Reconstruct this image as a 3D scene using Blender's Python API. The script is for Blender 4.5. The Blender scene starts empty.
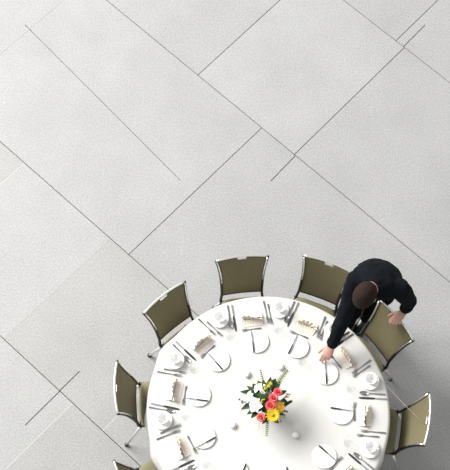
import bpy, bmesh, math, random
from mathutils import Vector, Matrix
random.seed(7)
PI = math.pi
scene = bpy.context.scene
col = scene.collection
R_ = math.radians

# ------------------------------------------------------------------ camera, world, light
# world frame: table centre on the floor is the origin, z up, metres
CAM = Vector((-0.4705, -3.1953, 10.9238))
TILT, ROLL, FPX = 0.42435, 0.10584, 1400.0
CROT = Matrix.Rotation(TILT, 3, 'X') @ Matrix.Rotation(ROLL, 3, 'Z')
cam = bpy.data.cameras.new('camera')
cam.sensor_fit = 'VERTICAL'; cam.sensor_height = 24.0
cam.lens = 24.0 * FPX / 470.0
cam.clip_end = 200
camo = bpy.data.objects.new('camera', cam); col.objects.link(camo)
camo.matrix_world = Matrix.Translation(CAM) @ CROT.to_4x4()
scene.camera = camo

w = bpy.data.worlds.new('hall_daylight'); scene.world = w; w.use_nodes = True
bg = w.node_tree.nodes['Background']
bg.inputs[0].default_value = (1.0, 1.0, 0.99, 1); bg.inputs[1].default_value = 0.62

def area(name, loc, target, sx, sy, power, color):
    l = bpy.data.lights.new(name, 'AREA'); l.shape = 'RECTANGLE'; l.size = sx; l.size_y = sy
    l.energy = power; l.color = color
    o = bpy.data.objects.new(name, l); col.objects.link(o); o.location = loc
    o.rotation_euler = (Vector(target) - Vector(loc)).to_track_quat('-Z', 'Y').to_euler()
    return o
# the hall's tall glazing beyond the upper left of the picture
area('glazing_daylight', (-18.5, 9.5, 14.5), (-0.8, 0.8, 0.0), 17.0, 12.0, 14800, (1.0, 0.99, 0.97))

scene.view_settings.view_transform = 'Standard'
scene.view_settings.look = 'None'
scene.view_settings.exposure = 0.06
scene.view_settings.gamma = 1.0
scene.view_settings.use_curve_mapping = False

# ------------------------------------------------------------------ helpers
def at(px, py, z):
    """pixel of the 450x470 photograph -> world point at height z"""
    d = CROT @ Vector(((px - 225) / FPX, -(py - 235) / FPX, -1.0))
    return CAM + d * ((z - CAM.z) / d.z)

def link(name, me, parent=None):
    o = bpy.data.objects.new(name, me); col.objects.link(o)
    if parent: o.parent = parent
    return o

def obj(name, bm, mats, parent=None, smooth=True):
    me = bpy.data.meshes.new(name)
    bmesh.ops.recalc_face_normals(bm, faces=bm.faces[:])
    bm.to_mesh(me); bm.free()
    for m in (mats if isinstance(mats, (list, tuple)) else [mats]): me.materials.append(m)
    if smooth:
        for p in me.polygons: p.use_smooth = True
    return link(name, me, parent)

def tag(o, label=None, cat=None, group=None, kind=None):
    if label: o['label'] = label
    if cat: o['category'] = cat
    if group: o['group'] = group
    if kind: o['kind'] = kind
    return o

def empty(name, loc=(0, 0, 0), rz=0.0):
    o = bpy.data.objects.new(name, None); col.objects.link(o)
    o.location = loc; o.rotation_euler = (0, 0, rz); o.empty_display_size = .05
    return o

def copy_tree(o, parent=None):
    c = o.copy(); col.objects.link(c); c.parent = parent
    for ch in list(o.children): copy_tree(ch, c)
    return c

def frames(pts):
    n = len(pts); out = []; up = None
    for i in range(n):
        t = (pts[min(i + 1, n - 1)] - pts[max(i - 1, 0)]).normalized()
        if up is None:
            up = Vector((0, 0, 1)) if abs(t.z) < .9 else Vector((1, 0, 0))
        a = up.cross(t)
        if a.length < 1e-5: a = Vector((1, 0, 0)).cross(t)
        a.normalize(); b = t.cross(a).normalized(); up = b
        out.append((a, b))
    return out

def loft(bm, pts, ra, rb=None, seg=10, axes=None, mi=0):
    """closed tube through pts; ra/rb semi-axes per point; axes = optional fixed (a,b) or list of them"""
    pts = [Vector(p) for p in pts]; n = len(pts)
    if not isinstance(ra, (list, tuple)): ra = [ra] * n
    if rb is None: rb = ra
    if not isinstance(rb, (list, tuple)): rb = [rb] * n
    fr = frames(pts) if axes is None else (axes if isinstance(axes, list) else [axes] * n)
    rings = []
    for p, (a, b), x, y in zip(pts, fr, ra, rb):
        rings.append([bm.verts.new(p + a * (x * math.cos(2 * PI * k / seg)) + b * (y * math.sin(2 * PI * k / seg))) for k in range(seg)])
    for r0, r1 in zip(rings, rings[1:]):
        for k in range(seg):
            f = bm.faces.new((r0[k], r0[(k + 1) % seg], r1[(k + 1) % seg], r1[k])); f.material_index = mi
    for rr in (rings[0][::-1], rings[-1]):
        f = bm.faces.new(rr); f.material_index = mi

def lathe(bm, prof, seg=24, o=(0, 0, 0), mi=0):
    """prof: list of (r,z); r=0 ends are closed to a point"""
    o = Vector(o); rows = []
    for r, z in prof:
        if r < 1e-6: rows.append([bm.verts.new(o + Vector((0, 0, z)))])
        else: rows.append([bm.verts.new(o + Vector((r * math.cos(2 * PI * k / seg), r * math.sin(2 * PI * k / seg), z))) for k in range(seg)])
    for a, b in zip(rows, rows[1:]):
        for k in range(seg):
            k2 = (k + 1) % seg
            if len(a) == 1 and len(b) == 1: continue
            if len(a) == 1: f = bm.faces.new((a[0], b[k2], b[k]))
            elif len(b) == 1: f = bm.faces.new((a[k], a[k2], b[0]))
            else: f = bm.faces.new((a[k], a[k2], b[k2], b[k]))
            f.material_index = mi

def ball(bm, c, r, seg=10, rings=7, axes=None, mi=0):
    c = Vector(c); r = Vector(r) if hasattr(r, '__len__') else Vector((r, r, r))
    X, Y, Z = axes if axes else (Vector((1, 0, 0)), Vector((0, 1, 0)), Vector((0, 0, 1)))
    rows = []
    for i in range(rings + 1):
        th = PI * i / rings; z = math.cos(th); s = math.sin(th)
        if i in (0, rings): rows.append([bm.verts.new(c + Z * (r.z * z))])
        else: rows.append([bm.verts.new(c + X * (r.x * s * math.cos(2 * PI * k / seg)) + Y * (r.y * s * math.sin(2 * PI * k / seg)) + Z * (r.z * z)) for k in range(seg)])
    for a, b in zip(rows, rows[1:]):
        for k in range(seg):
            k2 = (k + 1) % seg
            if len(a) == 1: f = bm.faces.new((a[0], b[k], b[k2]))
            elif len(b) == 1: f = bm.faces.new((a[k], b[0], a[k2]))
            else: f = bm.faces.new((a[k], b[k], b[k2], a[k2]))
            f.material_index = mi

def box(bm, lo, hi, bevel=0.0, mi=0):
    r = bmesh.ops.create_cube(bm, size=1.0)
    lo, hi = Vector(lo), Vector(hi)
    for v in r['verts']:
        v.co = Vector([lo[i] + (hi[i] - lo[i]) * (v.co[i] + .5) for i in range(3)])
    fs = {f for v in r['verts'] for f in v.link_faces}
    for f in fs: f.material_index = mi
    if bevel:
        es = list({e for v in r['verts'] for e in v.link_edges})
        bmesh.ops.bevel(bm, geom=es, offset=bevel, segments=2, affect='EDGES', profile=.5)

# ------------------------------------------------------------------ materials
def mat(name, color, rough=.5, metal=0.0, spec=.5, noise=None, bump=None, sheen=0.0, alpha=None, coat=0.0):
    """noise = (scale, amount) value variation in object space; bump = (scale, strength, distance)"""
    m = bpy.data.materials.new(name); m.use_nodes = True
    nt = m.node_tree; p = nt.nodes['Principled BSDF']
    p.inputs['Base Color'].default_value = (*color, 1); p.inputs['Roughness'].default_value = rough
    p.inputs['Metallic'].default_value = metal; p.inputs['Specular IOR Level'].default_value = spec
    if sheen: p.inputs['Sheen Weight'].default_value = sheen
    if coat: p.inputs['Coat Weight'].default_value = coat
    if alpha is not None: p.inputs['Alpha'].default_value = alpha
    tc = nt.nodes.new('ShaderNodeTexCoord')
    if noise:
        n = nt.nodes.new('ShaderNodeTexNoise'); n.inputs['Scale'].default_value = noise[0]; n.inputs['Detail'].default_value = 3
        nt.links.new(tc.outputs['Object'], n.inputs['Vector'])
        mx = nt.nodes.new('ShaderNodeMix'); mx.data_type = 'RGBA'
        a = noise[1]
        mx.inputs[6].default_value = (*[c * (1 - a) for c in color], 1)
        mx.inputs[7].default_value = (*[min(1, c * (1 + a)) for c in color], 1)
        nt.links.new(n.outputs['Fac'], mx.inputs[0]); nt.links.new(mx.outputs[2], p.inputs['Base Color'])
    if bump:
        n = nt.nodes.new('ShaderNodeTexNoise'); n.inputs['Scale'].default_value = bump[0]; n.inputs['Detail'].default_value = 2
        nt.links.new(tc.outputs['Object'], n.inputs['Vector'])
        b = nt.nodes.new('ShaderNodeBump'); b.inputs['Strength'].default_value = bump[1]; b.inputs['Distance'].default_value = bump[2]
        nt.links.new(n.outputs['Fac'], b.inputs['Height']); nt.links.new(b.outputs['Normal'], p.inputs['Normal'])
    return m

def concrete_mat():
    m = bpy.data.materials.new('ground_concrete'); m.use_nodes = True
    nt = m.node_tree; N = nt.nodes; L = nt.links; p = N['Principled BSDF']
    geo = N.new('ShaderNodeNewGeometry'); oi = N.new('ShaderNodeObjectInfo')
    def noise(scale, detail, rough=.5):
        n = N.new('ShaderNodeTexNoise'); n.inputs['Scale'].default_value = scale
        n.inputs['Detail'].default_value = detail; n.inputs['Roughness'].default_value = rough
        L.new(geo.outputs['Position'], n.inputs['Vector']); return n
    def ramp(n, a, b, pa=.3, pb=.7):
        r = N.new('ShaderNodeValToRGB'); e = r.color_ramp.elements
        e[0].position = pa; e[0].color = (a, a, a, 1); e[1].position = pb; e[1].color = (b, b, b, 1)
        L.new(n.outputs['Fac'], r.inputs[0]); return r
    def mul(x, y):
        k = N.new('ShaderNodeMix'); k.data_type = 'RGBA'; k.blend_type = 'MULTIPLY'; k.inputs[0].default_value = 1
        L.new(x, k.inputs[6]); L.new(y, k.inputs[7]); return k.outputs[2]
    cloud = ramp(noise(1.6, 6, .6), .93, 1.05)
    grain = ramp(noise(75, 2, .7), .80, 1.10, .34, .66)
    agg = ramp(noise(190, 1), .84, 1.08, .35, .65)
    c = mul(mul(mul(oi.outputs['Color'], cloud.outputs[0]), grain.outputs[0]), agg.outputs[0])
    L.new(c, p.inputs['Base Color'])
    rr = ramp(noise(2.6, 5, .6), .36, .56); L.new(rr.outputs[0], p.inputs['Roughness'])
    p.inputs['Specular IOR Level'].default_value = .5
    b = N.new('ShaderNodeBump'); b.inputs['Strength'].default_value = .35; b.inputs['Distance'].default_value = .0012
    L.new(noise(120, 2).outputs['Fac'], b.inputs['Height']); L.new(b.outputs['Normal'], p.inputs['Normal'])
    return m

def mesh_fabric_mat():
    """open-weave chair back: threads with a few small see-through openings"""
    m = bpy.data.materials.new('olive_mesh_fabric'); m.use_nodes = True
    nt = m.node_tree; N = nt.nodes; L = nt.links; p = N['Principled BSDF']
    tc = N.new('ShaderNodeTexCoord')
    n = N.new('ShaderNodeTexNoise'); n.inputs['Scale'].default_value = 60; n.inputs['Detail'].default_value = 3
    L.new(tc.outputs['Object'], n.inputs['Vector'])
    mx = N.new('ShaderNodeMix'); mx.data_type = 'RGBA'
    mx.inputs[6].default_value = (.158, .138, .072, 1); mx.inputs[7].default_value = (.225, .197, .108, 1)
    L.new(n.outputs['Fac'], mx.inputs[0]); L.new(mx.outputs[2], p.inputs['Base Color'])
    p.inputs['Roughness'].default_value = .75; p.inputs['Alpha'].default_value = .92
    tr = N.new('ShaderNodeBsdfTranslucent'); L.new(mx.outputs[2], tr.inputs[0])
    ms = N.new('ShaderNodeMixShader'); ms.inputs[0].default_value = .30
    L.new(p.outputs[0], ms.inputs[1]); L.new(tr.outputs[0], ms.inputs[2]); L.new(ms.outputs[0], N['Material Output'].inputs[0])
    return m

def glass_mat():
    m = bpy.data.materials.new('thin_clear_glass'); m.use_nodes = True
    nt = m.node_tree; N = nt.nodes; L = nt.links
    for n in list(N):
        if n.type == 'BSDF_PRINCIPLED': N.remove(n)
    t = N.new('ShaderNodeBsdfTransparent'); t.inputs[0].default_value = (.985, .988, .988, 1)
    g = N.new('ShaderNodeBsdfGlossy'); g.inputs['Roughness'].default_value = .03
    f = N.new('ShaderNodeLayerWeight'); f.inputs[0].default_value = .5
    q = N.new('ShaderNodeMath'); q.operation = 'POWER'; q.inputs[1].default_value = 4.0; L.new(f.outputs['Facing'], q.inputs[0])
    q2 = N.new('ShaderNodeMath'); q2.operation = 'MULTIPLY_ADD'; q2.inputs[1].default_value = .28; q2.inputs[2].default_value = .02; L.new(q.outputs[0], q2.inputs[0])
    x = N.new('ShaderNodeMixShader'); L.new(q2.outputs[0], x.inputs[0]); L.new(t.outputs[0], x.inputs[1]); L.new(g.outputs[0], x.inputs[2])
    L.new(x.outputs[0], N['Material Output'].inputs[0])
    return m

M = dict(
    concrete=concrete_mat(),
    bed=mat('ground_joint_bed', (.06, .06, .06), .9, noise=(40, .2)),
    grout=mat('ground_pale_grout', (.47, .47, .465), .8, noise=(60, .06)),
    grout_grey=mat('ground_grey_grout', (.29, .29, .29), .8, noise=(60, .08)),
    mesh=mesh_fabric_mat(),
    seat=mat('olive_seat_fabric', (.175, .160, .090), .85, noise=(90, .22), sheen=.15, bump=(300, .25, .001)),
    steel=mat('polished_frame_steel', (.80, .79, .76), .38, metal=1.0),
    dark=mat('dark_bronze_frame', (.050, .046, .040), .34, metal=.7),
    bronze=mat('satin_frame_metal', (.20, .185, .16), .36, metal=.9),
    rubber=mat('black_rubber', (.02, .02, .02), .6),
    cloth=mat('white_table_linen', (.590, .580, .560), .9, noise=(3, .012), bump=(5, .12, .02), sheen=.1),
    board=mat('plywood', (.42, .29, .17), .6, noise=(14, .2)),
    tleg=mat('grey_table_steel', (.25, .25, .26), .4, metal=.7),
    porcelain=mat('white_porcelain', (.88, .88, .87), .16, coat=.3),
    napkin=mat('cream_napkin_linen', (.70, .62, .50), .85, noise=(40, .06), sheen=.2),
    napkin2=mat('pale_napkin_linen', (.64, .585, .515), .85, noise=(40, .04), sheen=.2),
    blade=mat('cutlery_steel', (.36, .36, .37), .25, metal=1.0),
    handle=mat('cutlery_steel_handle', (.33, .33, .34), .25, metal=1.0), blade_reflection=mat('knife_blade_dark_reflection', (.13, .13, .14), .2, metal=1.0), bright=mat('cutlery_bright_steel', (.55, .55, .55), .3, metal=1.0), black=mat('butter_knife_dark_reflection', (.02, .02, .022), .35),  # dark blade, black handle: mirrored dark hall painted into plain steel
    glass=glass_mat(),
    skin=mat('skin', (.46, .255, .20), .5, noise=(30, .10)),
    hair=mat('dark_brown_hair', (.018, .0095, .0065), .8, spec=.15, noise=(70, .45), bump=(140, .8, .006)),
    jacket=mat('black_jacket_cloth', (.0050, .0058, .0085), .9, noise=(18, .3), bump=(9, .4, .02), spec=.08),
    trouser=mat('black_trouser_cloth', (.005, .005, .006), .9, noise=(20, .2), spec=.08),
    shoe=mat('black_shoe_leather', (.012, .012, .012), .3),
    eyew=mat('eye_white', (.75, .73, .70), .3), iris=mat('eye_iris', (.06, .035, .02), .3), lip=mat('lips', (.42, .18, .15), .5),
    shirt=mat('white_shirt_cotton', (.78, .78, .76), .8),
    leaf=mat('dark_green_leaf', (.024, .050, .012), .5, spec=.2, noise=(60, .4)),
    leaf2=mat('light_green_foliage', (.16, .21, .07), .55, noise=(80, .35)),
    stem=mat('pale_green_stem', (.20, .27, .10), .55, noise=(80, .2)),
    rose=mat('pink_rose_petal', (.80, .10, .13), .55, noise=(45, .25)),
    rose_in=mat('pale_pink_rose_petal', (.86, .27, .28), .55, noise=(45, .2)),
    coral=mat('coral_petal', (.78, .19, .14), .55, noise=(60, .25)),
    yellow=mat('yellow_petal', (.90, .62, .02), .5, noise=(50, .12)),
    ydisc=mat('gerbera_disc', (.42, .25, .02), .7, noise=(200, .5)),
    orange=mat('amber_petal', (.80, .40, .04), .55, noise=(50, .25)),
    lily=mat('white_lily_petal', (.88, .88, .85), .45, noise=(40, .03)),
    lime=mat('lime_yellow_bud', (.48, .43, .05), .55, noise=(80, .3)),
    berry=mat('dusky_berry', (.35, .17, .11), .45, noise=(90, .4)),
    berry2=mat('blue_black_berry', (.05, .055, .06), .3),
    vase=mat('white_ceramic_vase', (.82, .82, .80), .25),
    string=mat('pale_string', (.42, .41, .38), .8),
    wax=mat('white_candle_wax', (.86, .85, .80), .5),
)

# ------------------------------------------------------------------ floor of large cast slabs
TH = R_(-36.977)
bm = bmesh.new(); box(bm, (-16, -14, -.30), (14, 16, -.014))
floor = obj('floor', bm, M['bed'], None, smooth=False); tag(floor, kind='structure'); floor.rotation_euler = (0, 0, TH)
G = .0032      # half joint width

def slab(u0, u1, v0, v1, tone, slots=(), ends=(G, G)):
    """slab with saw-cut grooves; slot = (ua, va, ub, vb) a cut 5 mm wide from one point to another"""
    U0, U1, V0, V1 = u0 + ends[0], u1 - ends[1], v0 + G, v1 - G
    hw = .0042
    bm = bmesh.new()
    us = {U0, U1}; vs = {V0, V1}; cells = []
    for (ua, va, ub, vb) in slots:
        along_u = abs(ub - ua) > abs(vb - va)
        if along_u:
            a, b = max(U0, min(ua, ub)), min(U1, max(ua, ub)); vm = (va + vb) / 2
            us |= {a, b}; vs |= {vm - hw, vm + hw}
            cells.append((a, b, vm - hw, vm + hw, 'u', ua, va, ub, vb))
        else:
            a, b = max(V0, min(va, vb)), min(V1, max(va, vb)); um = (ua + ub) / 2
            vs |= {a, b}; us |= {um - hw, um + hw}
            cells.append((um - hw, um + hw, a, b, 'v', ua, va, ub, vb))
    us = sorted(us); vs = sorted(vs)
    def inslot(x, y):
        return any(c[0] < x < c[1] and c[2] < y < c[3] for c in cells)
    def warp(x, y):
        # skew the grid so that the slot follows its measured line
        for c in cells:
            ua, va, ub, vb = c[5:]
            if c[4] == 'u' and V0 < y < V1 and abs(y - (va + vb) / 2) < .02:
                k = (x - ua) / (ub - ua); k = max(0, min(1, k)); return x, y + va + (vb - va) * k - (va + vb) / 2
            if c[4] == 'v' and U0 < x < U1 and abs(x - (ua + ub) / 2) < .02:
                k = (y - va) / (vb - va); k = max(0, min(1, k)); return x + ua + (ub - ua) * k - (ua + ub) / 2, y
        return x, y
    vt = {}
    def V(i, j, z):
        key = (i, j, z)
        if key not in vt:
            x, y = warp(us[i], vs[j]); vt[key] = bm.verts.new((x, y, z))
        return vt[key]
    nu, nv = len(us) - 1, len(vs) - 1
    low = [[inslot((us[i] + us[i + 1]) / 2, (vs[j] + vs[j + 1]) / 2) for j in range(nv)] for i in range(nu)]
    D = -.012
    for i in range(nu):
        for j in range(nv):
            z = D if low[i][j] else 0.0
            bm.faces.new((V(i, j, z), V(i + 1, j, z), V(i + 1, j + 1, z), V(i, j + 1, z)))
            for di, dj, e in ((1, 0, ((i + 1, j), (i + 1, j + 1))), (0, 1, ((i, j + 1), (i + 1, j + 1)))):
                ii, jj = i + di, j + dj
                if ii < nu and jj < nv and low[ii][jj] != low[i][j]:
                    (a, b), (c, d) = e
                    bm.faces.new((V(a, b, 0.0), V(c, d, 0.0), V(c, d, D), V(a, b, D)))
    # outer skirt
    def skirt(pts, zs):
        for (a, b), z0 in zip(zip(pts, pts[1:]), zs):
            bm.faces.new((V(*a, z0), V(*b, z0), V(*b, -.0135), V(*a, -.0135)))
    skirt([(i, 0) for i in range(nu + 1)], [D if low[i][0] else 0.0 for i in range(nu)])
    skirt([(i, nv) for i in range(nu + 1)], [D if low[i][nv - 1] else 0.0 for i in range(nu)])
    skirt([(0, j) for j in range(nv + 1)], [D if low[0][j] else 0.0 for j in range(nv)])
    skirt([(nu, j) for j in range(nv + 1)], [D if low[nu - 1][j] else 0.0 for j in range(nv)])
    o = obj('slab', bm, M['concrete'], floor, smooth=False)
    o.color = (tone[0], tone[1], tone[2], 1)
    return o

def grey(v, warm=0.0):
    warm += .0015
    return (v * (1 + warm), v, v * (1 - 1.5 * warm))
V_ = [-8.2, -6.9, -5.5, -4.1, -2.45, -.841, .409, 2.103, 3.634, 5.25, 6.7, 8.3]
cutB = (-1.4815, 1.765, -1.4935, 2.2); cutB2 = (-1.513, 3.5, -1.5205, 3.954)
cutA = (-4.159, 1.397, -2.054, 1.223)
cutC = (-1.4585, -.90, -1.4585, -.613); cutC2 = (-1.4535, -1.231, -1.4560, -.80)
base = .36
rows = {
    5: [-7.4, -5.3, -3.154, -2.107, -.972, 1.25, 3.4, 5.6],
    6: [-8.6, -6.3, -4.097, -1.892, 1.9, 4.1, 6.2],
    7: [-7.6, -5.05, -2.668, -1.505, 1.55, 3.8, 6.0],
    8: [-8.2, -6.1, -3.95, -1.607, .75, 2.9, 5.1],
    4: [-7.0, -5.0, -3.4, -1.309, .9, 3.1, 5.2],
}
for r in (0, 1, 2, 3, 9, 10):
    rows[r] = [-7.5 + .7 * (r % 3) + 2.15 * k for k in range(7)]
tones = {(5, -3.154): grey(.372), (5, -2.107): grey(.350, .006), (5, -5.3): grey(.352, .008), (5, -.972): grey(.358),
         (6, -4.097): grey(.365), (6, -1.892): grey(.352), (6, -6.3): grey(.363), (7, -2.668): grey(.375), (7, -5.05): grey(.355), (7, -1.505): grey(.362),
         (8, -3.95): grey(.36), (8, -1.607): grey(.366), (4, -3.4): grey(.37), (4, -1.309): grey(.340, .006)}
slots = {(6, -4.097): [cutA], (6, -6.3): [(-4.159, 1.397, -4.0, 1.3838)], (6, -1.892): [cutB], (8, -1.607): [cutB2],
         (5, -2.107): [cutC], (4, -3.4): [cutC2]}
pale = {(6, -4.097), (5, -3.154), (5, -.972), (4, -1.309)}
flush = {(5, -2.107)}
for r, us in rows.items():
    for u0, u1 in zip(us, us[1:]):
        e0 = .0004 if (r, u0) in flush else G
        e1 = .0004 if (r, u1) in flush else G
        slab(u0, u1, V_[r], V_[r + 1], tones.get((r, u0), grey(base + random.uniform(-.01, .01))), slots.get((r, u0), ()), (e0, e1))
        if (r, u0) in pale:
            bm = bmesh.new(); box(bm, (u0 - G, V_[r] + G, -.0135), (u0 + G, V_[r + 1] - G, -.0006))
            tag(obj('grout_line', bm, M['grout_grey' if r == 6 else 'grout'], floor, smooth=False), 'grout filling a slab joint')

# ------------------------------------------------------------------ table, cloth
ZT = .760
t = empty('round_table', (0, 0, 0))
tag(t, 'round banquet table standing on the slabs under the white cloth', 'table')
bm = bmesh.new(); lathe(bm, [(0, .729), (.895, .729), (.905, .735), (.905, .751), (.898, .757), (0, .757)], 64); obj('table_top', bm, M['board'], t, smooth=False)
for k in range(4):
    a = PI / 4 + k * PI / 2
    bm = bmesh.new(); loft(bm, [(.52 * math.cos(a), .52 * math.sin(a), 0), (.50 * math.cos(a), .50 * math.sin(a), .729)], .016); obj('leg', bm, M['tleg'], t)
bm = bmesh.new()
NS = 144; prof = [(0, ZT), (.3, ZT), (.6, ZT), (.8, ZT), (.895, ZT), (.908, ZT - .003), (.917, ZT - .012), (.921, ZT - .03), (.923, ZT - .08), (.927, ZT - .16), (.932, ZT - .245)]
def edge(a):
    b = 0.0
    for c, wd, amt in ((R_(156), .12, .035), (R_(176), .16, .006), (R_(20), .2, .004), (R_(-60), .2, .006), (R_(-120), .15, .01)):
        d = (a - c + PI) % (2 * PI) - PI; b += amt * math.exp(-(d / wd) ** 2)
    return b
rowsv = []
for i, (rr, z) in enumerate(prof):
    if i == 0: rowsv.append([bm.verts.new((0, 0, z))]); continue
    ring = []
    for k in range(NS):
        a = 2 * PI * k / NS
        r2 = rr
        if i >= 6: r2 += edge(a) * min(1, (i - 5) / 2) * .8
        if i >= 8:
            s = (i - 7) / 3; r2 += s * (.008 * math.sin(a * 16) + .006 * math.sin(a * 23 + 1))
            r2 = max(r2, .912)
        ring.append(bm.verts.new((r2 * math.cos(a), r2 * math.sin(a), z)))
    rowsv.append(ring)
for a, b in zip(rowsv, rowsv[1:]):
    for k in range(NS):
        k2 = (k + 1) % NS
        bm.faces.new((a[0], b[k], b[k2]) if len(a) == 1 else (a[k], b[k], b[k2], a[k2]))
cl = obj('tablecloth', bm, M['cloth'])
sm = cl.modifiers.new('thickness', 'SOLIDIFY'); sm.thickness = .0016; sm.offset = 0
tag(cl, 'white linen cloth covering the whole round table, hanging over its rim', 'tablecloth')
ZC = ZT + .0012

# ------------------------------------------------------------------ chairs
LEAN = .137; ZB, ZTOP = .52, .90
def back_pt(s, z, out=0.0):
    """point of the back surface; s -1..1 across, z height, local +X away from the table"""
    h = (z - ZB) / (ZTOP - ZB)
    if h >= 0:
        wv = .157 + .006 * h + .036 * h * h * h
        x = LEAN * (.70 * h + .30 * h * h)
    else:
        wv = .157 + .06 * (-h) ** 1.3; x = LEAN * .55 * h
    bow = .020 * (1 - s * s) * max(0, min(1, .35 + .65 * h))
    return Vector((x + bow - .006 + out, wv * s, z))

def make_chair():
    root = empty('banquet_chair')
    NSX, NH = 22, 24
    bm = bmesh.new(); vt = {}
    for side, off in ((0, -.004), (1, .004)):
        for i in range(NSX + 1):
            for j in range(NH + 1):
                s = -1 + 2 * i / NSX; z = ZB + (ZTOP - .012 - ZB) * j / NH
                vt[side, i, j] = bm.verts.new(back_pt(s, z, off))
    hole = lambda i, j: 9 <= i <= 12 and j == NH - 1
    for i in range(NSX):
        for j in range(NH):
            if hole(i, j): continue
            for sd in (0, 1): bm.faces.new([vt[sd, a, b] for a, b in ((i, j), (i + 1, j), (i + 1, j + 1), (i, j + 1))])
    def rim(a, b): bm.faces.new((vt[0, *a], vt[0, *b], vt[1, *b], vt[1, *a]))
    for i in range(NSX): rim((i, 0), (i + 1, 0)); rim((i, NH), (i + 1, NH)) if not hole(i, NH - 1) else rim((i, NH - 1), (i + 1, NH - 1))
    for j in range(NH): rim((0, j), (0, j + 1)); rim((NSX, j), (NSX, j + 1))
    rim((9, NH - 1), (9, NH)); rim((13, NH - 1), (13, NH))
    obj('backrest', bm, M['mesh'], root)
    # polished top rail, slightly flattened, bowed like the back
    bm = bmesh.new()
    loft(bm, [back_pt(-1.03 + 2.06 * k / 16, ZTOP) for k in range(17)], .0085, .010, 8); obj('top_rail', bm, M['steel'], root)
    bm = bmesh.new()
    loft(bm, [back_pt(-.18 + .36 * k / 6, ZTOP - .029) for k in range(7)], .003, .003, 6); obj('grip_trim', bm, M['steel'], root)
    bm = bmesh.new()
    loft(bm, [back_pt(-1 + 2 * k / 12, ZB - .004) for k in range(13)], .0065, None, 6); obj('lower_rail', bm, M['dark'], root)
    for sd in (-1, 1):
        zs = [ZTOP, .86, .80, .74, .68, .62, .57, .52, .47, .445]
        bm = bmesh.new(); loft(bm, [back_pt(sd * 1.03, z) for z in zs], .0105, .013, 8); obj('upright', bm, M['dark'], root)
        bm = bmesh.new(); loft(bm, [back_pt(sd * 1.0, z, -.012) for z in zs[:5]], .0065, .0060, 6); obj('edge_trim', bm, M['steel'], root)
        e = back_pt(sd * 1.03, .445)
        bm = bmesh.new(); loft(bm, [e, Vector((-.20, sd * .176, .437)), Vector((-.40, sd * .158, .432))], .011, None, 8); obj('seat_rail', bm, M['dark'], root)
        for nm, a, b in (('rear', e + Vector((-.02, 0, -.004)), Vector((.085, sd * .195, .012))), ('front', Vector((-.385, sd * .158, .43)), Vector((-.400, sd * .163, .012)))):
            bm = bmesh.new(); loft(bm, [a, a.lerp(b, .5), b], [.0115, .0105, .0095], None, 8); lg = obj('leg', bm, M['steel'], root)
            bm = bmesh.new(); loft(bm, [b + Vector((0, 0, -.012)), b + Vector((0, 0, .012))], .015, None, 8); obj('glide', bm, M['rubber'], lg)
    # cushion: soft slab with rounded plan, narrower at the front
    bm = bmesh.new(); rws = []
    prof = [(.90, .436), (.975, .440), (1.0, .456), (.985, .470), (.93, .480), (.75, .485), (.4, .488), (0, .489)]
    n = 40
    for sc, z in prof:
        if sc == 0: rws.append([bm.verts.new((-.240, 0, z))]); continue
        ring = []
        for k in range(n):
            a = 2 * PI * k / n; c, s = math.cos(a), math.sin(a); e = .42
            X = math.copysign(abs(c) ** e, c) * .215; Y = math.copysign(abs(s) ** e, s) * (.198 - .034 * (1 - c) / 2)
            ring.append(bm.verts.new((-.240 + X * sc, Y * sc, z)))
        rws.append(ring)
    bm.faces.new(rws[0][::-1])
    for a, b in zip(rws, rws[1:]):
        for k in range(n):
            k2 = (k + 1) % n
            bm.faces.new((a[k], a[k2], b[0]) if len(b) == 1 else (a[k], a[k2], b[k2], b[k]))
    obj('seat', bm, M['seat'], root)
    bm = bmesh.new(); loft(bm, [(-.035, -.185, .447), (-.030, 0, .447), (-.035, .185, .447)], .006, None, 6); obj('seat_edge_bar', bm, M['dark'], root)
    return root
CH = [(0.9, -3.6, 1.043, 'rightmost olive mesh-back banquet chair, empty, near the lower right corner'),
      (40.1, 42.1, 1.064, 'olive mesh-back banquet chair whose top rail the waiter grips'),
      (72.8, 74.8, 1.098, 'olive mesh-back banquet chair just left of the waiter, partly behind his sleeve'),
      (105.8, 102.8, 1.062, 'dark olive banquet chair second to the left of the waiter, squarely facing the flowers'),
      (139.8, 136.5, 1.033, 'olive banquet chair turned diagonally at the upper left of the table'),
      (178.9, 188.3, 1.021, 'leftmost olive banquet chair, its seat showing beside the cloth'),
      (216.5, 216.5, 1.09, 'olive banquet chair tucked in on the table\'s lower left, next to the leftmost chair'),
      (252.2, 252.2, 1.09, 'olive banquet chair tucked in at the table\'s near side, left one of two'),
      (288, 288, 1.09, 'olive banquet chair tucked in at the table\'s near side, right one of two'),
      (324, 324, 1.09, 'olive banquet chair tucked in on the table\'s lower right, next to the rightmost chair')]
proto = make_chair()
for i, (phi, psi, rb, lab) in enumerate(CH):
    o = proto if i == 0 else copy_tree(proto)
    o.location = (rb * math.cos(R_(phi)), rb * math.sin(R_(phi)), 0); o.rotation_euler = (0, 0, R_(psi))
    tag(o, lab, 'chair', 'banquet chairs around the table')

# ------------------------------------------------------------------ place settings
def mesh_only(bm, name, mats, smooth=True):
    o = obj(name, bm, mats, None, smooth); me = o.data; bpy.data.objects.remove(o); return me

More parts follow.
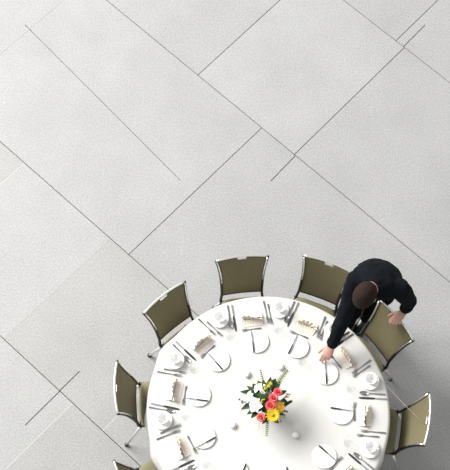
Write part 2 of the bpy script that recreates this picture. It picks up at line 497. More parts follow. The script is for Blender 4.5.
def strip(bm, sect, mi=0, thick=.0022):
    """flat tapering bar along +X: sect = [(x, half width, z centre)]"""
    rws = []
    for x, hw, z in sect:
        rws.append([bm.verts.new((x, y, z + dz)) for y, dz in ((-hw, -thick / 2), (hw, -thick / 2), (hw * .8, thick / 2), (-hw * .8, thick / 2))])
    for a, b in zip(rws, rws[1:]):
        for k in range(4):
            f = bm.faces.new((a[k], a[(k + 1) % 4], b[(k + 1) % 4], b[k])); f.material_index = mi
    for f in (bm.faces.new(rws[0][::-1]), bm.faces.new(rws[-1])): f.material_index = mi

MC = [M['blade'], M['handle']]; MK = [M['blade_reflection'], M['bright']]; MB_ = [M['bright'], M['black']]  # knife steel in dark and bright copies for painted reflections
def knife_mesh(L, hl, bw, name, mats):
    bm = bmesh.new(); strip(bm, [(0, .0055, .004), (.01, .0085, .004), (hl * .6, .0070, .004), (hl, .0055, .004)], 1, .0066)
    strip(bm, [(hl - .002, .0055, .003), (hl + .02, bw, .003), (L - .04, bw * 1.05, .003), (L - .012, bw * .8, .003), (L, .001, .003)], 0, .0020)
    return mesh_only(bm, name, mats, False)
def fork_mesh(L, name):
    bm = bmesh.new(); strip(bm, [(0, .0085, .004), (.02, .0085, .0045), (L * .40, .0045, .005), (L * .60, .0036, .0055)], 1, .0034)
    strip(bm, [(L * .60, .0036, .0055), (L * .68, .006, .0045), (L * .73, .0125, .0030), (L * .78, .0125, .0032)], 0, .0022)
    for k in range(4):
        y = -.0105 + .007 * k
        a = [bm.verts.new((x, y + dy, z)) for x, dy, z in ((L * .775, -.0022, .0022), (L * .775, .0022, .0022), (L, .0012, .0075), (L, -.0012, .0075))]
        b = [bm.verts.new(v.co + Vector((0, 0, .0018))) for v in a]
        bm.faces.new(a[::-1]); bm.faces.new(b)
        for q in range(4): bm.faces.new((a[q], a[(q + 1) % 4], b[(q + 1) % 4], b[q]))
    return mesh_only(bm, name, MC, False)
def spoon_mesh(L, name):
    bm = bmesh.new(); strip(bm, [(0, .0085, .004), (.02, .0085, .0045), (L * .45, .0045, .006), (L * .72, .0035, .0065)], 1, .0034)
    n, rows_ = 14, 5; c = L * .72 + .031; ring0 = None
    for j in range(rows_):
        s = 1 - j / (rows_ - 1)
        if s == 0:
            v = bm.verts.new((c, 0, .0012))
            for k in range(n): bm.faces.new((ring0[k], ring0[(k + 1) % n], v))
            break
        ring = [bm.verts.new((c + .034 * s * math.cos(2 * PI * k / n), .0205 * s * math.sin(2 * PI * k / n) * (1 - .12 * math.cos(2 * PI * k / n)), .0012 + .0075 * s * s)) for k in range(n)]
        if ring0:
            for k in range(n): bm.faces.new((ring0[k], ring0[(k + 1) % n], ring[(k + 1) % n], ring[k]))
        ring0 = ring
    return mesh_only(bm, name, MC, False)
ME = {}
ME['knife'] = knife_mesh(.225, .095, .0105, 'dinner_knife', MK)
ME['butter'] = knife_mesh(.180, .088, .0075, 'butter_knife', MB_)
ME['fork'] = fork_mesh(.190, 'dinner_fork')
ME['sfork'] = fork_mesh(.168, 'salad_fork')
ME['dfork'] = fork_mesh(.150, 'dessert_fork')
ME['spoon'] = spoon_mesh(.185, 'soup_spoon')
bm = bmesh.new(); lathe(bm, [(0, .003), (.045, .003), (.052, .0), (.056, .002), (.086, .0072), (.0925, .0098), (.0925, .0116), (.088, .0108), (.060, .0062), (.052, .0055), (0, .0054)], 40)
ME['plate'] = mesh_only(bm, 'bread_plate', M['porcelain'])
bm = bmesh.new(); lathe(bm, [(0, .003), (.036, .003), (.042, 0), (.046, .003), (.067, .0125), (.072, .0165), (.072, .0185), (.067, .0160), (.046, .0080), (.034, .0062), (.032, .0075), (0, .0075)], 36)
ME['saucer'] = mesh_only(bm, 'saucer', M['porcelain'])
bm = bmesh.new(); lathe(bm, [(0, .004), (.020, .004), (.024, 0), (.026, .003), (.030, .012), (.038, .035), (.0425, .060), (.0430, .062), (.0405, .061), (.036, .036), (.028, .013), (.020, .008), (0, .007)], 32)
loft(bm, [(.036, 0, .048), (.052, 0, .053), (.063, 0, .045), (.062, 0, .030), (.050, 0, .018), (.034, 0, .019)], .0040, .0030, 8)
ME['cup'] = mesh_only(bm, 'coffee_cup', M['porcelain'])
bm = bmesh.new(); lathe(bm, [(0, .002), (.028, 0), (.031, .002), (.033, .02), (.0365, .12), (.0370, .122), (.0355, .121), (.0315, .022), (.028, .009), (0, .008)], 28)
ME['glass'] = mesh_only(bm, 'water_glass', M['glass'])
def napkin_mesh(seed):
    """pleated fan napkin: folded flat base with a tied pleated ridge standing along the tangent (local Y)"""
    rnd = random.Random(seed); bm = bmesh.new()
    # flat folded tail lying towards the table centre (local -X) and a smaller one outwards
    def sheet(x0, x1, w0, w1, z0, z1, nx=6, ny=16, pl=.004, mi=0):
        vs = [[bm.verts.new((x0 + (x1 - x0) * i / nx, (-1 + 2 * j / ny) * (w0 + (w1 - w0) * i / nx),
               max(.0006, z0 + (z1 - z0) * (i / nx) ** 1.6 + pl * (1 + math.cos(j * PI)) * .5 * (.4 + .6 * i / nx)))) for j in range(ny + 1)] for i in range(nx + 1)]
        for i in range(nx):
            for j in range(ny): bm.faces.new((vs[i][j], vs[i + 1][j], vs[i + 1][j + 1], vs[i][j + 1])).material_index = mi
    sheet(-.066, -.012, .078, .084, .0022, .014, pl=.002, mi=1)
    sheet(.040, -.004, .086, .082, .0022, .024, pl=.002, mi=1)
    # standing fan
    n = 11; rows_ = []
    for j in range(5):
        h = j / 4; rows_.append([])
        for k in range(n + 1):
            a = -1 + 2 * k / n
            y = a * (.055 + .040 * h); z = .006 + h * (.018 + .038 * math.cos(a * 1.25))
            x = -.008 + (.0055 if k % 2 else -.0055) * (.25 + .75 * h) + .018 * h * math.sin(a * 2.2 + seed) + rnd.uniform(-.0015, .0015)
            rows_[-1].append(bm.verts.new((x, y, z)))
    for a, b in zip(rows_, rows_[1:]):
        for k in range(n): bm.faces.new((a[k], a[k + 1], b[k + 1], b[k]))
    return mesh_only(bm, 'fan_napkin', [M['napkin'], M['napkin2']], False)
NAP = [napkin_mesh(s) for s in (0, 1, 2)]

SEATS = [(2.5, 'the rightmost chair'), (41, 'the chair the waiter grips'), (72, 'the chair left of the waiter'), (105.5, 'the chair second left of the waiter'),
         (140.5, 'the upper left chair'), (175, 'the leftmost chair'), (210, 'the lower left place'), (248, 'the near left place'), (286, 'the near right place'), (324, 'the lower right place')]
def put(name, me, seat, r, v, z, rot, label, cat, group, tilt=0.0):
    a = R_(seat); n = Vector((math.cos(a), math.sin(a), 0)); s = Vector((-n.y, n.x, 0))    # s = diner's right
    o = link(name, me); o.location = n * r + s * v + Vector((0, 0, ZC + z)); o.rotation_euler = (0, tilt, a + rot)
    if cat in ('knife', 'fork', 'spoon'): o.scale = (1, .8, 1)
    return tag(o, label, cat, group)
for i, (ang, where) in enumerate(SEATS):
    J = lambda k: random.uniform(-k, k)
    gn = (SEATS[(i + 1) % 10][0] - ang) % 360; gp = (ang - SEATS[i - 1][0]) % 360       # room to the neighbours
    kr = min(1, gn / 36.5); kl = min(1, gp / 36.5)
    pl = put('bread_plate', ME['plate'], ang, .545, J(.006), 0, J(1), 'round white bread plate under a butter knife, before ' + where, 'plate', 'bread plates')
    bk = put('butter_knife', ME['butter'], ang, .462, .036 + J(.006), .0106, J(.10), 'butter knife, its handle painted with dark reflection, lying on the bread plate before ' + where, 'knife', 'butter knives')
    if i == 1:                                   # the waiter is laying this one
        p = at(326, 373.5, ZC); pl.location = (p.x, p.y, ZC); p = at(326.8, 383.5, ZC + .02); q = at(325.6, 366, ZC + .02)
        bk.location = (p.x, p.y, ZC + .0108); bk.rotation_euler = (0, 0, math.atan2(q.y - p.y, q.x - p.x))
    put('dessert_fork', ME['dfork'], ang, .648, -.055 + J(.01), 0, PI / 2 + J(.04), 'small dessert fork between napkin and bread plate before ' + where, 'fork', 'dessert forks')
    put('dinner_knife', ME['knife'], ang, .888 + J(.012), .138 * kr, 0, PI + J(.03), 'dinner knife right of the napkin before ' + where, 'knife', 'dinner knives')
    put('soup_spoon', ME['spoon'], ang, .885 + J(.012), .172 * kr, 0, PI + J(.03), 'soup spoon beside the dinner knife before ' + where, 'spoon', 'soup spoons')
    put('dinner_fork', ME['fork'], ang, .880 + J(.012), -.130 * kl, 0, PI + J(.03), 'dinner fork left of the napkin before ' + where, 'fork', 'dinner forks')
    put('salad_fork', ME['sfork'], ang, .835 + J(.012), -.163 * kl, 0, PI + J(.03), 'shorter salad fork outside the dinner fork before ' + where, 'fork', 'salad forks')
    put('fan_napkin', NAP[i % 3], ang, .742 + J(.006), J(.006), 0, J(.06), 'cream pleated fan napkin on the cloth before ' + where, 'napkin', 'fan napkins')
    c = ang + gn / 2 + .3
    put('saucer', ME['saucer'], c, .808, 0, 0, 0, 'white saucer under the coffee cup, before ' + where, 'saucer', 'saucers')
    put('coffee_cup', ME['cup'], c, .808, 0, .0078, .8 + J(.5), 'white coffee cup standing on a saucer, before ' + where, 'cup', 'coffee cups')
    put('water_glass', ME['glass'], ang, .610 if i != 1 else .425, (.200 if i != 1 else .185) * kr + J(.006), 0, 0, 'clear water glass beyond the dinner knife tip before ' + where, 'glass', 'water glasses')

# four clear votive glasses round the flowers
bm = bmesh.new(); lathe(bm, [(0, .003), (.024, 0), (.030, .004), (.039, .03), (.041, .05), (.038, .062), (.0365, .062), (.039, .05), (.037, .03), (.027, .010), (0, .008)], 28)
VOT = mesh_only(bm, 'votive_bowl', M['glass'])
bm = bmesh.new(); lathe(bm, [(0, .0085), (.0255, .0105), (.031, .022), (0, .023)], 24); lathe(bm, [(0, .022), (.0012, .022), (.0012, .031), (0, .0315)], 6); WAX = mesh_only(bm, 'candle', M['wax'])
for px, py, lab in ((281, 365.5, 'clear votive glass with white candle behind the flowers, on their right'), (247, 373, 'clear votive glass with white candle behind the flowers, on their left'),
                    (233, 424, 'clear votive glass with white candle in front of the flowers, on their left'), (296, 434, 'clear votive glass with white candle in front of the flowers, on their right')):
    p = at(px, py, ZC + .04); t = empty('votive_candle', (p.x, p.y, ZC))
    link('glass_bowl', VOT, t).scale = (.85, .85, .7); link('candle', WAX, t).scale = (.85, .85, .7); tag(t, lab, 'candle holder', 'votive candles round the flowers')

# ------------------------------------------------------------------ flower centrepiece
fl = empty('flower_arrangement', (0, 0, ZC))
tag(fl, 'mixed bouquet of pink roses, yellow gerbera and white lilies at the table centre', 'flowers')
def fpt(px, py, h): return at(px, py, ZC + h) - Vector((0, 0, ZC))
bm = bmesh.new(); lathe(bm, [(0, 0), (.045, 0), (.050, .004), (.062, .05), (.060, .10), (.050, .135), (.053, .145), (.049, .145), (.046, .135), (.055, .10), (.057, .05), (.045, .010), (0, .008)], 32)
obj('vase', bm, M['vase'], fl)
TOP = Vector((0, 0, .10))
def basis(d):
    d = d.normalized(); a = d.orthogonal().normalized(); return a, d.cross(a), d
def petal(bm, c, out, up, L, W, curl, cup=.25, mi=0, n=5, point=.6):
    """one petal from c, pointing along out, bending towards up by curl over its length"""
    out = out.normalized(); up = up.normalized(); s = up.cross(out).normalized()
    prev = None
    for i in range(n + 1):
        k = i / n
        wv = W * (math.sin(PI * min(1, (.10 + .90 * k) ** point)) if k < 1 else 0.0)
        p = c + out * (L * k * (1 - .25 * abs(curl) * k)) + up * (L * curl * k * k)
        row = [bm.verts.new(p + s * (wv * e) + up * (cup * wv * e * e)) for e in (-1, 0, 1)]
        if prev:
            for q in (0, 1):
                f = bm.faces.new((prev[q], prev[q + 1], row[q + 1], row[q])); f.material_index = mi
        prev = row
def stem_to(parent, p):
    bm = bmesh.new(); b = Vector((p.x * .12, p.y * .12, .03)); m_ = Vector((p.x * .35, p.y * .35, .13 + .2 * max(0, p.z - .13)))
    loft(bm, [b, m_, p], .0024, None, 5); obj('stem', bm, M['stem'], parent)
def rose(px, py, h, size, outer, inner, seed):
    rnd = random.Random(seed); p = fpt(px, py, h); d = Vector((p.x * 1.2, p.y * 1.2, .30)).normalized(); a, b, d = basis(d)
    bm = bmesh.new()
    for ring, (nP, rad, ht, lean) in enumerate(((4, .09, .50, .03), (5, .30, .50, .12), (7, .56, .40, .45), (8, .74, .20, .95))):
        for k in range(nP):
            th = 2 * PI * (k + .37 * ring) / nP + rnd.uniform(-.1, .1)
            o_ = a * math.cos(th) + b * math.sin(th); s = -a * math.sin(th) + b * math.cos(th)
            hw = size * (.36 + .12 * ring); prev = None
            for i in range(5):
                f_ = i / 4
                cpt = p + o_ * size * (rad * (.35 + .65 * f_) + lean * .32 * f_ * f_) + d * size * (-.38 + (ht + .38) * f_ - (.22 * lean if i == 4 else 0))
                ww = hw * (.45, .85, 1, .9, .55)[i]
                row = [bm.verts.new(cpt + s * ww * e - o_ * (.30 * ww * e * e)) for e in (-1, -.5, 0, .5, 1)]
                if prev:
                    for q in range(4):
                        f = bm.faces.new((prev[q], prev[q + 1], row[q + 1], row[q])); f.material_index = 1 if ring == 2 else 0
                prev = row
    ball(bm, p + d * size * .12, (size * .34, size * .34, size * .34), 10, 7, (a, b, d))
    o = obj('rose', bm, [outer, inner], fl); stem_to(o, p); return o
for args in ((278, 392, .27, .034, M['rose'], M['rose_in'], 1), (273.6, 398, .28, .036, M['rose'], M['rose_in'], 2), (270.5, 405.5, .27, .037, M['rose'], M['coral'], 3), (261, 417.5, .22, .034, M['coral'], M['rose_in'], 4)):
    rose(*args)
def daisy(px, py, h, R, m1, m2, n, name):
    p = fpt(px, py, h); d = Vector((p.x * 1.0, p.y * 1.0 - .02, .30)); a, b, d = basis(d); bm = bmesh.new()
    for ring, (rr, curl, off) in enumerate(((1.0, .05, 0), (.82, .22, .5))):
        for k in range(n):
            th = 2 * PI * (k + off) / n; o_ = a * math.cos(th) + b * math.sin(th)
            petal(bm, p + o_ * R * .12 + d * .004 * ring, o_, d, R * rr * .9, R * .17, curl, .1, 0, 4, .8)
    o = obj(name, bm, m1, fl)
    bm = bmesh.new(); ball(bm, p + d * .006, (R * .24, R * .24, R * .13), 14, 6, (a, b, d)); obj('flower_disc', bm, m2, o); stem_to(o, p)
daisy(272.8, 415, .25, .058, M['yellow'], M['ydisc'], 14, 'gerbera')
daisy(279, 407, .23, .050, M['orange'], M['yellow'], 14, 'gerbera')
def lily(px, py, h, R, seed, tilt):
    rnd = random.Random(seed); p = fpt(px, py, h); d = Vector((p.x * 1.3 + tilt[0], p.y * 1.3 + tilt[1], .22)); a, b, d = basis(d); bm = bmesh.new()
    for k in range(6):
        th = 2 * PI * k / 6 + seed; o_ = a * math.cos(th) + b * math.sin(th)
        petal(bm, p - d * .015 + o_ * .004, (o_ + d * .45), d, R * (1.05 if k % 2 else .95), R * (.40 if k % 2 else .30), -.35, .25, 0, 6, .75)
    o = obj('lily', bm, M['lily'], fl)
    for k in range(5):
        th = 2 * PI * k / 5; e = p + d * .03 + (a * math.cos(th) + b * math.sin(th)) * .014
        bm = bmesh.new(); loft(bm, [p - d * .01, e], .0010, None, 5); ball(bm, e, .0032, 6, 4); obj('stamen', bm, M['lime'], o)
    stem_to(o, p)
lily(254.5, 405, .25, .074, .2, (-.03, -.03)); lily(248, 396.5, .23, .055, .7, (-.06, 0)); lily(258.5, 386.5, .22, .062, .4, (-.02, .04))
# lime bud cluster
for px, py, h in ((267.4, 387, .26), (264.5, 389, .25), (269.5, 384.5, .24)):
    p = fpt(px, py, h); a, b, d = basis(Vector((p.x, p.y, .3))); bm = bmesh.new()
    for k in range(12):
        th = 2.4 * k; rr = .024 * math.sqrt(k / 12); petal(bm, p + (a * math.cos(th) + b * math.sin(th)) * rr * .5, a * math.cos(th) + b * math.sin(th) + d * 1.1, d, .020, .006, .2, .3, 0, 3)
    o = obj('button_bud', bm, M['lime'], fl); stem_to(o, p)
# berries
for (cx_, cy_, h, m_, n, sp) in ((286, 397.5, .22, M['berry'], 9, 4.0), (241, 401, .20, M['berry2'], 4, 3.4), (262.5, 401.5, .27, M['lime'], 5, 3.0), (283, 418, .18, M['berry'], 4, 4.0)):
    rnd = random.Random(int(cx_))
    for k in range(n):
        p = fpt(cx_ + rnd.uniform(-sp, sp), cy_ + rnd.uniform(-sp, sp), h + rnd.uniform(-.02, .02)); bm = bmesh.new()
        ball(bm, p, .0068 if m_ is not M['berry2'] else .008, 8, 6); o = obj('berry', bm, m_, fl)
        c = fpt(cx_, cy_, h - .05); bm = bmesh.new(); loft(bm, [c * .8, p], .0011, None, 4); obj('stem', bm, M['stem'], o)
# leaves: base pixel -> tip pixel
LV = [((262, 398), (247, 385), .20, .020), ((257, 394), (240, 391), .19, .017), ((255, 403), (241, 409), .19, .018), ((258, 408), (247, 414), .20, .016), ((258, 411), (251, 418), .19, .014),
      ((268, 392), (271, 376), .22, .018), ((272, 392), (281, 380), .21, .019), ((266, 392), (263, 379), .22, .016), ((278, 395), (287, 390), .20, .014), ((262, 400), (256, 391), .23, .020),
      ((268, 400), (262, 395), .24, .022), ((266, 408), (262, 412), .23, .020), ((267, 412), (267, 423), .21, .013), ((276, 412), (285, 415), .20, .012), ((270, 396), (265, 393), .25, .024), ((264, 404), (257, 412), .22, .018),
      ((275, 403), (283, 402), .21, .014), ((268, 418), (262, 424), .19, .010), ((281, 400), (288, 402), .20, .012), ((274, 420), (279, 423), .18, .011), ((254, 396), (245, 401), .18, .018), ((258, 402), (249, 404), .17, .024), ((260, 396), (250, 391), .17, .024), ((258, 392), (253, 383), .17, .020), ((262, 390), (258, 380), .18, .018), ((252, 408), (246, 403), .16, .02), ((266, 398), (258, 400), .2, .026), ((272, 388), (276, 378), .19, .02)]
for k, (b0, t0, h, wd) in enumerate(LV):
    p = fpt(*b0, h); q = fpt(*t0, h + .015 * math.sin(k * 2.1)); bm = bmesh.new()
    petal(bm, p, q - p, Vector((0, 0, 1)), (q - p).length * 1.05, wd * 1.35, -.14, .45, 0, 6, .85)
    o = obj('leaf', bm, M['leaf'], fl)
    bm = bmesh.new(); loft(bm, [Vector((p.x * .2, p.y * .2, .09)), p.lerp(Vector((0, 0, .15)), .3), p], .0016, None, 4); obj('stem', bm, M['stem'], o)
# feathery sprays and a grass blade
def spray(p0, p1, h0, h1, n, ll, m_, lw=.0035):
    a = fpt(*p0, h0); b = fpt(*p1, h1); bm = bmesh.new(); mid = a.lerp(b, .5) + Vector((0, 0, .015))
    pts = [a * (1 - k) * (1 - k) + mid * 2 * k * (1 - k) + b * k * k for k in [i / 8 for i in range(9)]]
    loft(bm, pts, [.0022 - .0002 * i for i in range(9)], None, 5)
    d = (b - a).normalized(); s = d.cross(Vector((0, 0, 1))).normalized()
    for i in range(n):
        k = .25 + .75 * i / n; p = a * (1 - k) * (1 - k) + mid * 2 * k * (1 - k) + b * k * k
        for sg in (-1, 1, 0):
            petal(bm, p, d * .6 + s * sg * 1.0 + Vector((0, 0, .5 if sg == 0 else .1)), Vector((0, 0, 1)), ll * (1.1 - .6 * k), lw, .1, .2, 0, 3)
    return obj('spray', bm, m_, fl)
spray((265, 388), (260, 369), .20, .22, 7, .020, M['leaf2'], .004)
spray((274, 388), (288, 370), .20, .20, 8, .040, M['leaf2'], .0045)
spray((280, 408), (292, 401), .19, .18, 10, .024, M['leaf'], .006); spray((278, 410), (288, 412), .18, .17, 8, .018, M['leaf2'], .004)
spray((268, 414), (266.5, 437), .20, .16, 9, .024, M['leaf2'], .0045)
spray((262, 412), (258, 431), .18, .15, 3, .010, M['stem'], .002)
for a0, b0 in (((258, 398), (236, 415)), ((256, 404), (244, 407))):
    p, q = fpt(*a0, .20), fpt(*b0, .12); bm = bmesh.new(); petal(bm, p, q - p, Vector((0, 0, 1)), (q - p).length, .0045, .06, .4, 0, 8, .7); obj('grass_blade', bm, M['stem'], fl)

# ------------------------------------------------------------------ waiter
FWD = Vector((-.33, -.944, 0)).normalized(); RGT = Vector((FWD.y, -FWD.x, 0)); UPV = Vector((0, 0, 1))
person = empty('person', (.74, 1.12, 0))
tag(person, 'person in black jacket and trousers bending over the table, laying a bread plate', 'person')
OFF = Vector(person.location)
def L_(p): return Vector(p) - OFF
hipc = Vector((.760, 1.100, .93)); neck = Vector((.645, .805, 1.405))
SHR = Vector((.535, .890, 1.325)); SHL = Vector((.872, .850, 1.325))
WRR = at(331.5, 346, .880); ELR = SHR.lerp(WRR, .5) + Vector((.012, -.01, -.012))
ELL = Vector((.972, .862, 1.085)); WRL = Vector((.958, .828, .985))
HEADD = Vector((-.36, -.66, .60)).normalized()
torso_c = [hipc + Vector((0, 0, -.09)), hipc, Vector((.752, 1.065, 1.05)), Vector((.730, .990, 1.18)), Vector((.700, .912, 1.29)), Vector((.668, .845, 1.365)), neck]
def taxes():
    out = []; n = len(torso_c)
    for i in range(n):
        t_ = (torso_c[min(i + 1, n - 1)] - torso_c[max(0, i - 1)]).normalized(); a = RGT - t_ * RGT.dot(t_); a.normalize(); out.append((a, t_.cross(a)))
    return out
TAX = taxes()
legs = {}
for sg, foot in ((1, Vector((.620, 1.010, .075))), (-1, Vector((.758, 1.085, .075)))):
    hip = hipc + RGT * (.092 * sg) + Vector((0, 0, -.05)); knee = hip.lerp(foot, .48) + FWD * .045; legs[sg] = (hip, knee, foot)
def torso(bm, g):
    loft(bm, torso_c, [.150 + g, .165 + g, .158 + g, .168 + g, .176 + g, .150 + g, .060 + g], [.100 + g, .118 + g, .108 + g, .115 + g, .110 + g, .088 + g, .058 + g], 20, TAX)
def arms(bm, g, cuff=1.0):
    for sh, el, wr in ((SHR, ELR, WRR), (SHL, ELL, WRL)):
        inner = sh.lerp(torso_c[5], .45)
        e = el.lerp(wr, cuff)
        loft(bm, [inner, sh, sh.lerp(el, .3), sh.lerp(el, .7), el, el.lerp(e, .4), e], [.062 + g, .069 + g, .062 + g, .054 + g, .049 + g, .044 + g, .031 + g], None, 14)
        ball(bm, sh, .064 + g, 14, 8); ball(bm, el, .043 + g, 12, 8)
def legs_(bm, g):
    for sg, (h, k, f) in legs.items():
        loft(bm, [h + Vector((0, 0, .06)), h, h.lerp(k, .5), k, k.lerp(f, .35), f + Vector((0, 0, .02))], [.088 + g, .092 + g, .078 + g, .058 + g, .054 + g, .038 + g], None, 14)

def hand(bm, wrist, fdir, palm, thumb, curls, spread=.06, s=1.0, thumbdir=None):
    """fdir: wrist->knuckles; palm: direction the palm faces; thumb: +1/-1 side along palm x fdir"""
    f = fdir.normalized(); p = (palm - f * palm.dot(f)).normalized(); x = p.cross(f).normalized() * thumb   # x = thumb side
    kn = wrist + f * .088 * s
    loft(bm, [wrist - f * .03, wrist, wrist + f * .03 * s, wrist + f * .065 * s, kn + f * .004], [.026 * s, .027 * s, .036 * s, .041 * s, .038 * s], [.020 * s, .019 * s, .017 * s, .015 * s, .011 * s], 14, (x, p))
    tips = []
    for i, (ln, off) in enumerate(((.074, .029), (.082, .0098), (.076, -.0098), (.060, -.028))):
        base_ = kn + x * off * s - f * abs(off - .009) * .22; c = curls[i]; q = base_; pts = [base_ - f * .02, base_]; ang = 0
        side = x * (off / .03) * spread
        for seg, fr_ in enumerate((.44, .31, .25)):
            ang += c[seg]; d = (f * math.cos(ang) + p * math.sin(ang) + side * (1 if seg == 0 else .3)).normalized(); q = q + d * ln * fr_ * s; pts.append(q)
        r = (.0088, .0092, .0088, .0076)[i] * s
        loft(bm, pts, [r, r * 1.06, r, r * .93, r * .74], None, 8); ball(bm, pts[-1], r * .78, 8, 6); tips.append(q)
    tb = wrist + f * .022 * s + x * .026 * s
    td = thumbdir or (f * .75 + x * .55 + p * .35); td = td.normalized(); t1 = tb + td * .040 * s; t2 = t1 + (td * .8 + f * .35 + p * .25).normalized() * .030 * s; t3 = t2 + (td * .55 + f * .45 + p * .45).normalized() * .024 * s
    loft(bm, [tb - td * .012, tb, t1, t2, t3], [.013 * s, .0135 * s, .0110 * s, .0100 * s, .0078 * s], None, 8); ball(bm, t3, .0080 * s, 8, 6)
    return tips
bm = bmesh.new()
torso(bm, -.006); arms(bm, -.006); legs_(bm, -.006)
for sg, (h, k, f) in legs.items(): loft(bm, [f + Vector((0, 0, .02)), f + Vector((0, 0, -.02)), f + FWD * .06 + Vector((0, 0, -.045)), f + FWD * .13 + Vector((0, 0, -.052))], [.034, .036, .036, .026], [.034, .036, .028, .016], 12)
# neck and head
hc = neck + HEADD * .145
hz = HEADD; look = Vector((.43, .45, .80)) - hc; hf = (look - hz * look.dot(hz)).normalized(); hx = hf.cross(hz).normalized()     # hf: face turned to the working hand
loft(bm, [neck - HEADD * .05 + Vector((0, 0, -.02)), neck + HEADD * .02, neck + HEADD * .08], [.066, .056, .056], [.064, .056, .058], 16)
ball(bm, hc + hz * .022 - hf * .010, (.076, .096, .096), 22, 16, (hx, hf, hz))                # cranium
loft(bm, [hc - hz * .100 + hf * .052, hc - hz * .078 + hf * .044, hc - hz * .02 + hf * .030, hc + hz * .04 + hf * .030], [.026, .046, .064, .066], [.022, .040, .062, .058], 16, (hx, hf))   # jaw and face
loft(bm, [hc + hz * .018 + hf * .086, hc - hz * .006 + hf * .098, hc - hz * .024 + hf * .108, hc - hz * .034 + hf * .092], [.008, .010, .015, .012], [.008, .010, .012, .010], 10, (hx, hf))  # nose
loft(bm, [hc + hx * -.045 + hz * .022 + hf * .074, hc + hz * .024 + hf * .084, hc + hx * .045 + hz * .022 + hf * .074], .010, None, 8)   # brow
for sg in (-1, 1):
    ball(bm, hc + hx * (.076 * sg) - hf * .006, (.010, .020, .031), 10, 8, (hx, hf, hz))      # ears
# hands
hn = Vector((.742, .670, 0)); hs = Vector((.670, -.742, 0))       # chair-grip: outward normal and rail direction
rt = hand(bm, WRR, at(325.5, 358, .838) - WRR, Vector((.15, .45, -.85)), 1, ((.30, .35, .25), (.38, .45, .30), (.50, .60, .4), (.62, .75, .45)), .03, 1.0)
gw = Vector((.950, .812, .968))
hand(bm, gw, Vector((.893, .752, .945)) - gw, Vector((-.2, -.2, -1)), 1, ((.45, .75, .5), (.45, .80, .5), (.5, .8, .5), (.55, .8, .5)), .05, 1.0)
for v in bm.verts: v.co -= OFF
body = obj('body', bm, M['skin'], person)
rm = body.modifiers.new('skin_surface', 'REMESH'); rm.mode = 'VOXEL'; rm.voxel_size = .0042; rm.use_smooth_shade = True
s_ = body.modifiers.new('soften', 'SMOOTH'); s_.factor = .5; s_.iterations = 4
# face details
for sg in (-1, 1):
    e = hc + hx * (.032 * sg) + hz * .004 + hf * .079
    bm = bmesh.new(); ball(bm, L_(e), .0125, 12, 8); eo = obj('eye', bm, M['eyew'], person)
    bm = bmesh.new(); ball(bm, L_(e + hf * .0085), (.0058, .0045, .0058), 10, 6, (hx, hf, hz)); obj('iris', bm, M['iris'], eo)
bm = bmesh.new(); loft(bm, [L_(hc + hx * -.024 - hz * .058 + hf * .078), L_(hc - hz * .056 + hf * .089), L_(hc + hx * .024 - hz * .058 + hf * .078)], [.003, .006, .003], [.003, .006, .003], 8); obj('mouth', bm, M['lip'], person)
# hair: shell over cranium, open at the face and nape
bm = bmesh.new(); rnd = random.Random(3); ns, nr = 40, 22; rows_ = []
hcc = hc + hz * .024 - hf * .012
for i in range(nr + 1):
    th = PI * .66 * i / nr; row = []
    for k in range(ns):
        ph = 2 * PI * k / ns; d = hx * (math.sin(th) * math.cos(ph)) + hf * (math.sin(th) * math.sin(ph)) + hz * math.cos(th)
        lim = 1.0
        front = math.sin(ph)
        if front > .1: lim = 1 - .42 * min(1, (front - .1) / .6)          # hairline above the forehead
        th2 = th * lim; d = hx * (math.sin(th2) * math.cos(ph)) + hf * (math.sin(th2) * math.sin(ph)) + hz * math.cos(th2)
        g = 1.085 + rnd.uniform(-.012, .012) - (.05 if i == nr else 0)
        row.append(bm.verts.new(L_(hcc + hx * (d.dot(hx) * .077 * g) + hf * (d.dot(hf) * .099 * g) + hz * (d.dot(hz) * .096 * g))))
    rows_.append(row)
for a, b in zip(rows_, rows_[1:]):
    for k in range(ns): bm.faces.new((a[k], a[(k + 1) % ns], b[(k + 1) % ns], b[k]))
bmesh.ops.remove_doubles(bm, verts=bm.verts[:], dist=.0008)
h_ = obj('hair', bm, M['hair'], person); so = h_.modifiers.new('thickness', 'SOLIDIFY'); so.thickness = .010; so.offset = -1
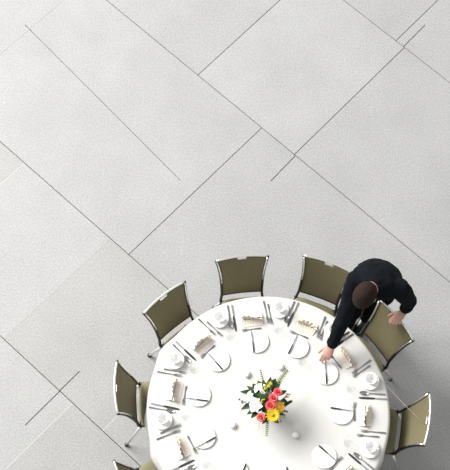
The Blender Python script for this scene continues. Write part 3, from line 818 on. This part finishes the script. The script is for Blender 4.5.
# jacket, trousers, shoes, collar
def garment(name, build, m_, vox=.008, it=5):
    bm = bmesh.new(); build(bm)
    for v in bm.verts: v.co -= OFF
    o = obj(name, bm, m_, person); r = o.modifiers.new('surface', 'REMESH'); r.mode = 'VOXEL'; r.voxel_size = vox; r.use_smooth_shade = True
    s = o.modifiers.new('soften', 'SMOOTH'); s.factor = .5; s.iterations = it
    tx = bpy.data.textures.new(name + '_folds', 'CLOUDS'); tx.noise_scale = .07; tx.noise_depth = 1
    d = o.modifiers.new('folds', 'DISPLACE'); d.texture = tx; d.strength = .016; d.mid_level = .5; d.texture_coords = 'LOCAL'
    return o
def jacket(bm):
    torso_save = torso_c[-1]
    loft(bm, torso_c[:-1] + [neck + HEADD * .012], [.168, .186, .175, .188, .198, .170, .074], [.118, .134, .122, .129, .126, .106, .074], 20, TAX)
    arms(bm, .013, .97)
jk = garment('jacket', jacket, M['jacket'])
garment('trousers', lambda bm: (legs_(bm, .012), ball(bm, hipc + Vector((0, 0, -.05)), (.165, .12, .12), 18, 10, (RGT, FWD, UPV))), M['trouser'])
for sg, (h, k, f) in legs.items():
    bm = bmesh.new(); g = Vector((f.x, f.y, 0)) - OFF
    loft(bm, [g - FWD * .075 + UPV * .040, g - FWD * .055 + UPV * .045, g + UPV * .048, g + FWD * .08 + UPV * .038, g + FWD * .15 + UPV * .028, g + FWD * .195 + UPV * .022], [.022, .038, .043, .050, .046, .022], [.030, .042, .046, .037, .027, .014], 14, (RGT, UPV)); sh = obj('shoe', bm, M['shoe'], person)
    bm = bmesh.new(); box(bm, (-.048, -.075, 0), (.048, .195, .012), .004)
    for v in bm.verts: v.co = g + RGT * v.co.x * (1 - .35 * abs(v.co.y - .06) / .14) + FWD * v.co.y + UPV * v.co.z
    obj('sole', bm, M['rubber'], sh, smooth=False)
for wr, el in ((WRR, ELR), (WRL, ELL)):
    d = (wr - el).normalized(); bm = bmesh.new(); loft(bm, [L_(wr - d * .02), L_(wr + d * .004)], .036, .033, 14); obj('cuff', bm, M['jacket'], person)

# thin string from the cloth to the back of the rightmost chair
a = at(371.5, 371.5, ZC + .0035); b = at(387.5, 386.5, ZC + .004); c = at(425, 424.3, .868)
bm = bmesh.new(); loft(bm, [a, a.lerp(b, .5), b, b.lerp(c, .5) + Vector((0, 0, -.02)), c], .0013, None, 5)
tag(obj('string', bm, M['string']), 'thin pale string stretched from the tablecloth to the rightmost chair back', 'string')
